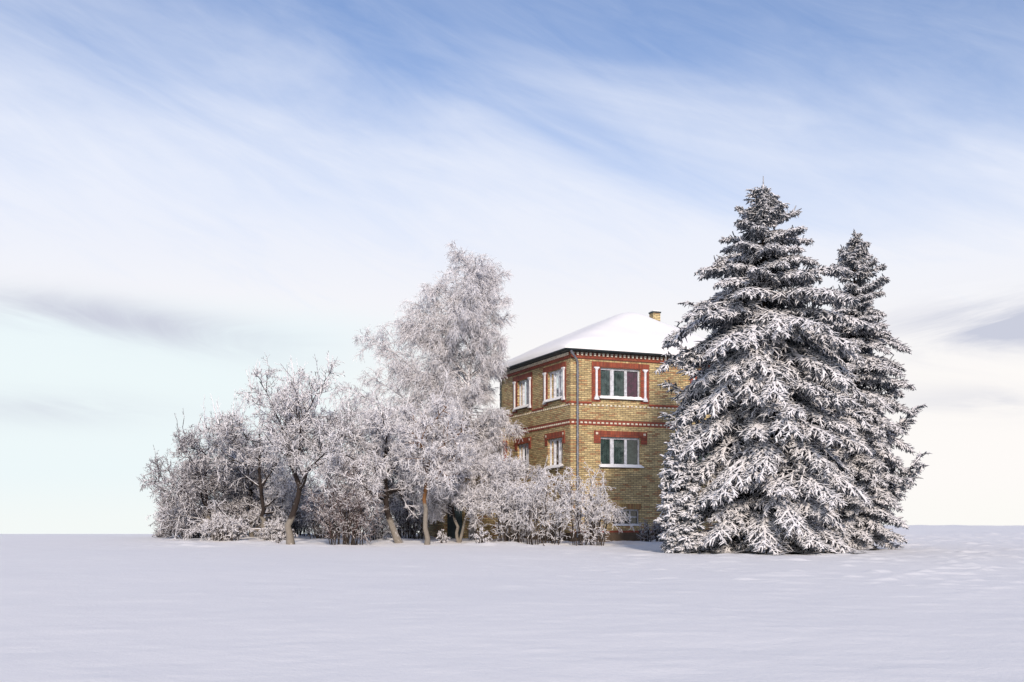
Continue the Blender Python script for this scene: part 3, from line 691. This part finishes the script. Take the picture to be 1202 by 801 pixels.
# ------------------------------------------------------------------ spruces
M_spruce = mat_frost('snowy spruce needles', (.02, .028, .036), thr=.37, gain=3.0, amp=.38, scale=7, dark2=(.11, .13, .155), snow=(.86, .84, .855))
M_sprucebark = mat_frost('spruce bark', (.03, .022, .018), thr=.8, gain=4, amp=.2)
def spruce(seed, px, d, H, prof, lab, gap=.34, per=8, name='spruce_tree', boughs=(), droop=1., fine=1., cx=0., tag_grp='snow laden spruces', fs=1., tipup=.03):
    """prof: [(height, reach)]"""
    rng = np.random.default_rng(seed); x, y = at(px, d); z = gz(x, y) - .15
    hs, rs = zip(*prof)
    P = np.array([[(0, 0, 0), (.03, 0, H * .35), (0, 0, H * .7), (0, 0, H)]]); R = np.array([[.24, .17, .08, .015]]) * H / 12.5
    Tm = Tubes(); Tm.add(P, R, 9)
    K = 9; br = []; zc = .18; specs = []
    while zc < H * .985:
        reach = np.interp(zc, hs, rs); n = max(4, int(round(per * (.5 + .5 * min(1, reach / 2)))))
        a0 = rng.random() * 6.28
        for k in range(n):
            specs.append((zc + rng.normal() * .07, a0 + k * 6.283 / n + rng.normal() * .2, reach * (.66 + .36 * rng.random() ** .8), None))
        zc += gap * (.42 + .58 * min(1, reach / 2.0)) * (.85 + .3 * rng.random())
    for bq in boughs: specs.append((*bq, tipup))
    for (zb, az, rc, sp) in specs:
        hn = zb / H
        el0 = np.interp(hn, [0, .25, .6, .85, .95, 1], [-.04, .10, .22, .46, .85, 1.05]) + rng.normal() * .10
        tt = np.linspace(0, 1, K)
        sag = np.interp(hn, [0, .3, .7, 1], [.10, .32, .22, .0]) * droop * (.7 + .6 * rng.random())
        rad_ = rc * tt
        fall = np.interp(hn, [0, .25, .6, .8, .93, 1], [.30, .40, .42, .34, .18, .0]) * droop * (.75 + .5 * rng.random())
        zz = zb + rc * (np.tan(min(el0, 1.15)) * tt - fall * tt ** 2 * 1.15 + .10 * np.clip(tt - .8, 0, 1))
        if sp: zz = zb + rc * (.10 * tt - .42 * np.sin(tt * 2.6) * .5 + sp * tt ** 3)
        wob = np.cumsum(rng.normal(size=K) * .03) * rc * .5
        br.append(np.stack([np.cos(az) * rad_ - np.sin(az) * wob * tt, np.sin(az) * rad_ + np.cos(az) * wob * tt, zz], 1))
    L = np.array(br); N = len(L)
    Ln = np.linalg.norm(np.diff(L, axis=1), axis=2).sum(1)
    RB = np.linspace(.034, .016, K)[None] * (.5 + .5 * Ln / Ln.max())[:, None]
    Tm.add(L, RB, 5)
    C = Tubes()
    # side sprays, left and right of every bough, in the plane of the bough
    S_all = []
    for side in (-1, 1):
        n = int(12 * fine); idx = np.repeat(np.arange(N), n); M = len(idx)
        t = (np.tile(np.arange(n), N) + rng.random(M)) / n * .90 + .10
        keep = rng.random(M) < np.clip(Ln[idx] / 1.6, .45, 1); idx = idx[keep]; t = t[keep]; M = len(idx)
        xx = t * (K - 1); i = np.minimum(xx.astype(int), K - 2); f = (xx - i)[:, None]
        p = L[idx, i] * (1 - f) + L[idx, i + 1] * f; T = nrm(L[idx, i + 1] - L[idx, i])
        sd = nrm(np.cross(T, np.array([0, 0, 1.]))) * side
        ang = 1.12 + rng.normal(size=M) * .15 - .45 * t
        dd = nrm(np.cos(ang)[:, None] * T + np.sin(ang)[:, None] * sd + np.array([0, 0, -.12])[None] + rng.normal(size=(M, 3)) * .05)
        ln = Ln[idx] * .34 * (1.05 - .66 * t) * (.75 + .4 * rng.random(M)) + .05
        out = [p]; q = p
        for k in range(4):
            q = q + dd * (ln / 4)[:, None]; out.append(q); dd = nrm(dd + rng.normal(size=(M, 3)) * .05 + np.array([0, 0, -.17 * droop]))
        S_all.append(np.stack(out, 1))
    S = np.concatenate(S_all); SR = np.linspace(.062, .03, 5)[None] * np.ones((len(S), 1)) * fs * (.5 + .5 * np.clip(np.linalg.norm(S[:, -1] - S[:, 0], axis=1) / .7, 0, 1))[:, None]
    C.add(S, SR, 5, None, jag=.3, flat=.7)
    C.add(L[:, 2:], np.linspace(.062, .035, K - 2)[None] * np.ones((N, 1)) * fs * (.45 + .55 * np.clip(Ln / 2.2, 0, 1))[:, None], 6, None, jag=.25)
    # finger twigs: leaning forward in the plane, and short hanging ones beneath
    sl = np.linalg.norm(S[:, -1] - S[:, 0], axis=1); fl = np.repeat(np.clip(.07 + sl * .36, .09, .36), 14)
    A, AR = spawn(rng, S, np.full_like(SR, .036 * fs), 14, .02, 1., .80, .0, 4, grav=-.15 * droop, wig=.07, rf=1., rmin=.026 * fs, tip=.5, tl=.45, absl=fl, flat=.92)
    C.add(A, AR * np.array([.8, 1.15, 1.1, .42])[None], 4, None, jag=.35, flat=.62)
    A, AR = spawn(rng, S, SR * .4, 4, .05, 1., 1.35, .0, 3, grav=-1.1 * droop, wig=.1, rf=1., rmin=.021 * fs, tip=.5, tl=.35, absl=.21, flat=.6)
    C.add(A, AR * np.array([.9, 1.1, .4])[None], 3, rng, jag=.4)
    A, AR = spawn(rng, L, RB, int(16 * fine), .25, 1., 1.0, 0, 4, grav=-.14 * droop, wig=.1, rf=1., rmin=.03 * fs, tip=.5, tl=.2, absl=.26, flat=.8)
    C.add(A, AR, 4, None, jag=.4)
    # leader
    tp = np.array([[(0, 0, H * .96), (0, 0, H * .985), (0, .0, H + .25)]]); tp[:, 2, 2] += .2; C.add(tp, np.array([[.055, .04, .012]]), 5, rng, jag=.3)
    C.V = [np.concatenate([v[:, :2], np.maximum(v[:, 2:], .16 + .05 * np.sin(v[:, :1] * 5))], 1) for v in C.V]
    o = empty(name, (x, y, z)); tag(o, lab, 'tree', tag_grp)
    Tm.build('trunk', M_sprucebark, o); C.build('crown', M_spruce, o, smooth=False)
    return o
def prof_px(d, rows, base_z):   # rows (photo y, px reach)
    return sorted([((HY - yy) / F * d + HZ - base_z, r / F * d) for yy, r in rows])
b1 = gz(*at(893, 40)); 
PI = math.pi
spruce(61, 896, 40, (HY - 217) / F * 40 + HZ - b1,
       prof_px(40, [(216, 1), (236, 7), (250, 20), (266, 38), (300, 68), (343, 100), (388, 122), (455, 122), (520, 120), (580, 114), (630, 108), (660, 100)], b1),
       'largest snow laden spruce, foremost beside the brick house', gap=.50, per=9,
       boughs=((7.3, PI * .98, 3.1), (6.6, PI * 1.06, 3.2), (5.9, PI * .95, 3.2), (4.7, PI * 1.03, 3.3), (8.6, PI, 2.5)))
b2 = gz(*at(1003, 43.5))
spruce(62, 1003, 43.5, (HY - 284) / F * 43.5 + HZ - b2,
       prof_px(43.5, [(284, 2), (294, 8), (310, 26), (340, 42), (380, 52), (405, 62), (470, 64), (560, 62), (600, 56), (660, 50)], b2),
       'narrower snow laden spruce right behind the largest one', tipup=.26, gap=.46, per=7,
       boughs=((4.9, -.12, 2.3), (4.4, .05, 2.0), (3.0, -.1, 2.4), (2.6, -.25, 2.3), (2.2, .1, 2.0), (6.0, 0, 1.7)))
b3 = gz(*at(799, 38.8))
spruce(63, 799, 38.8, (HY - 512) / F * 38.8 + HZ - b3,
       prof_px(38.8, [(512, 6), (530, 16), (560, 24), (600, 26), (630, 22), (655, 12)], b3),
       'young snow plastered conifer at the left foot of the largest spruce', gap=.20, per=8, name='young_conifer', fine=.6, fs=1.55, droop=.7)

# ------------------------------------------------------------------ sky and light
SUN_AZ, SUN_EL = rad(7), rad(22)      # measured from behind the camera towards its right
sd = Vector((math.sin(SUN_AZ) * math.cos(SUN_EL), -math.cos(SUN_AZ) * math.cos(SUN_EL), math.sin(SUN_EL)))
L = bpy.data.lights.new('sun', 'SUN'); L.energy = 2.8; L.angle = rad(5.0); L.color = (1, .87, .75)
so = bpy.data.objects.new('sun', L); COL.objects.link(so); so.rotation_euler = sd.to_track_quat('Z', 'Y').to_euler(); so.location = (20, -20, 30)
Wd = bpy.data.worlds.new('World'); scene.world = Wd; Wd.use_nodes = True
N = NT(Wd.node_tree); bg = Wd.node_tree.nodes['Background']
sky = N.n('ShaderNodeTexSky', sky_type='NISHITA', sun_disc=False)
sky.sun_elevation = SUN_EL; sky.sun_rotation = math.atan2(sd.x, sd.y)
sky.altitude = 100; sky.air_density = 1.0; sky.dust_density = .6; sky.ozone_density = 1.6
dv = N.n('ShaderNodeTexCoord').outputs['Generated']
dx, dy, dz = N.sep(dv)
az = N.m('ARCTAN2', dx, dy); el = N.m('ARCSINE', dz)
def rot(a, sc_s, sc_t, off=0.):
    c, s_ = math.cos(rad(a)), math.sin(rad(a))
    u = N.m('ADD', N.m('MULTIPLY', az, c), N.m('MULTIPLY', el, s_)); v = N.m('SUBTRACT', N.m('MULTIPLY', el, c), N.m('MULTIPLY', az, s_))
    return N.comb(N.m('MULTIPLY', u, sc_s), N.m('MULTIPLY', v, sc_t), off), u, v
streak, su_, sv_ = rot(-19, 2.2, 9.5, 3.1)
n1 = N.noise(streak, 1., 6, .55, .7)
fine_, _, _ = rot(-24, 7, 34, 8.2); n2 = N.noise(fine_, 1., 8, .66, .9)
low_, _, _ = rot(-3, 3, 16, 1.7); n3 = N.noise(low_, 1., 7, .62, .9)
# veil: thin aloft, thick lower down; slanting with the streaks
tilt = N.m('ADD', el, N.m('MULTIPLY', az, .06))
veil = N.ss(N.m('ADD', tilt, N.m('MULTIPLY', N.m('SUBTRACT', n1, .5), .27)), .445, .195)
veil = N.m('ADD', veil, N.m('MULTIPLY', N.m('SUBTRACT', n2, .5), .38))
veil = N.m('ADD', N.m('MULTIPLY', veil, .93), .10, clamp=True)
def blob(a0, e0, sa, se, tl=0.):
    da = N.m('SUBTRACT', az, a0); de = N.m('SUBTRACT', N.m('SUBTRACT', el, e0), N.m('MULTIPLY', da, tl))
    q = N.m('ADD', N.m('POWER', N.m('DIVIDE', N.m('ABSOLUTE', da), sa), 2.), N.m('POWER', N.m('DIVIDE', N.m('ABSOLUTE', de), se), 2.))
    return N.m('EXPONENT', N.m('MULTIPLY', q, -1.))
# pale cyan opening low on the left
gap_ = N.m('MULTIPLY', N.ss(N.m('ADD', el, N.m('MULTIPLY', N.m('SUBTRACT', n3, .5), .03)), .20, .155), N.ss(az, .04, -.22))
skyc = N.mix(1., sky.outputs[0], (1.06, 1.06, 1.24), 'MULTIPLY')
cloud = N.mix(N.ss(el, .28, .10), (6.9, 7.25, 8.2), (8.3, 8.05, 7.85))
col = N.mix(veil, skyc, cloud)
col = N.mix(N.m('MULTIPLY', gap_, .58), col, (6.3, 7.7, 8.1))
grey = N.m('ADD', N.m('MULTIPLY', blob(-.33, .168, .13, .016, -.10), 1.), N.m('MULTIPLY', blob(.41, .160, .11, .022, .06), 1.35))
grey = N.m('ADD', grey, N.m('MULTIPLY', blob(-.38, .095, .09, .014, .0), .45))
grey = N.m('ADD', grey, N.m('MULTIPLY', blob(.40, .10, .10, .012, -.04), .5))
grey = N.m('MULTIPLY', grey, N.ss(n3, .33, .60))
col = N.mix(N.m('MINIMUM', N.m('MULTIPLY', grey, 1.), 1.), col, (5.0, 5.2, 6.1))
col = N.mix(N.m('MULTIPLY', N.ss(el, .05, .0), .5), col, (8.0, 8.0, 7.6))
N.put(bg.inputs[0], col); bg.inputs[1].default_value = .10

# ------------------------------------------------------------------ camera
cd = bpy.data.cameras.new('camera'); cam = bpy.data.objects.new('camera', cd); COL.objects.link(cam)
cam.location = (0, 0, HZ); cam.rotation_euler = (rad(90), 0, 0)
cd.sensor_width = 36; cd.lens = F / 1202 * 36; cd.shift_y = (HY - 400.5) / 1202; cd.shift_x = 0
cd.clip_end = 12000; cd.clip_start = .1
scene.camera = cam
scene.view_settings.view_transform = 'Standard'; scene.view_settings.look = 'None'
scene.view_settings.exposure = .26; scene.view_settings.gamma = 1; scene.view_settings.use_curve_mapping = False
scene.cycles.max_bounces = 6; scene.cycles.diffuse_bounces = 3
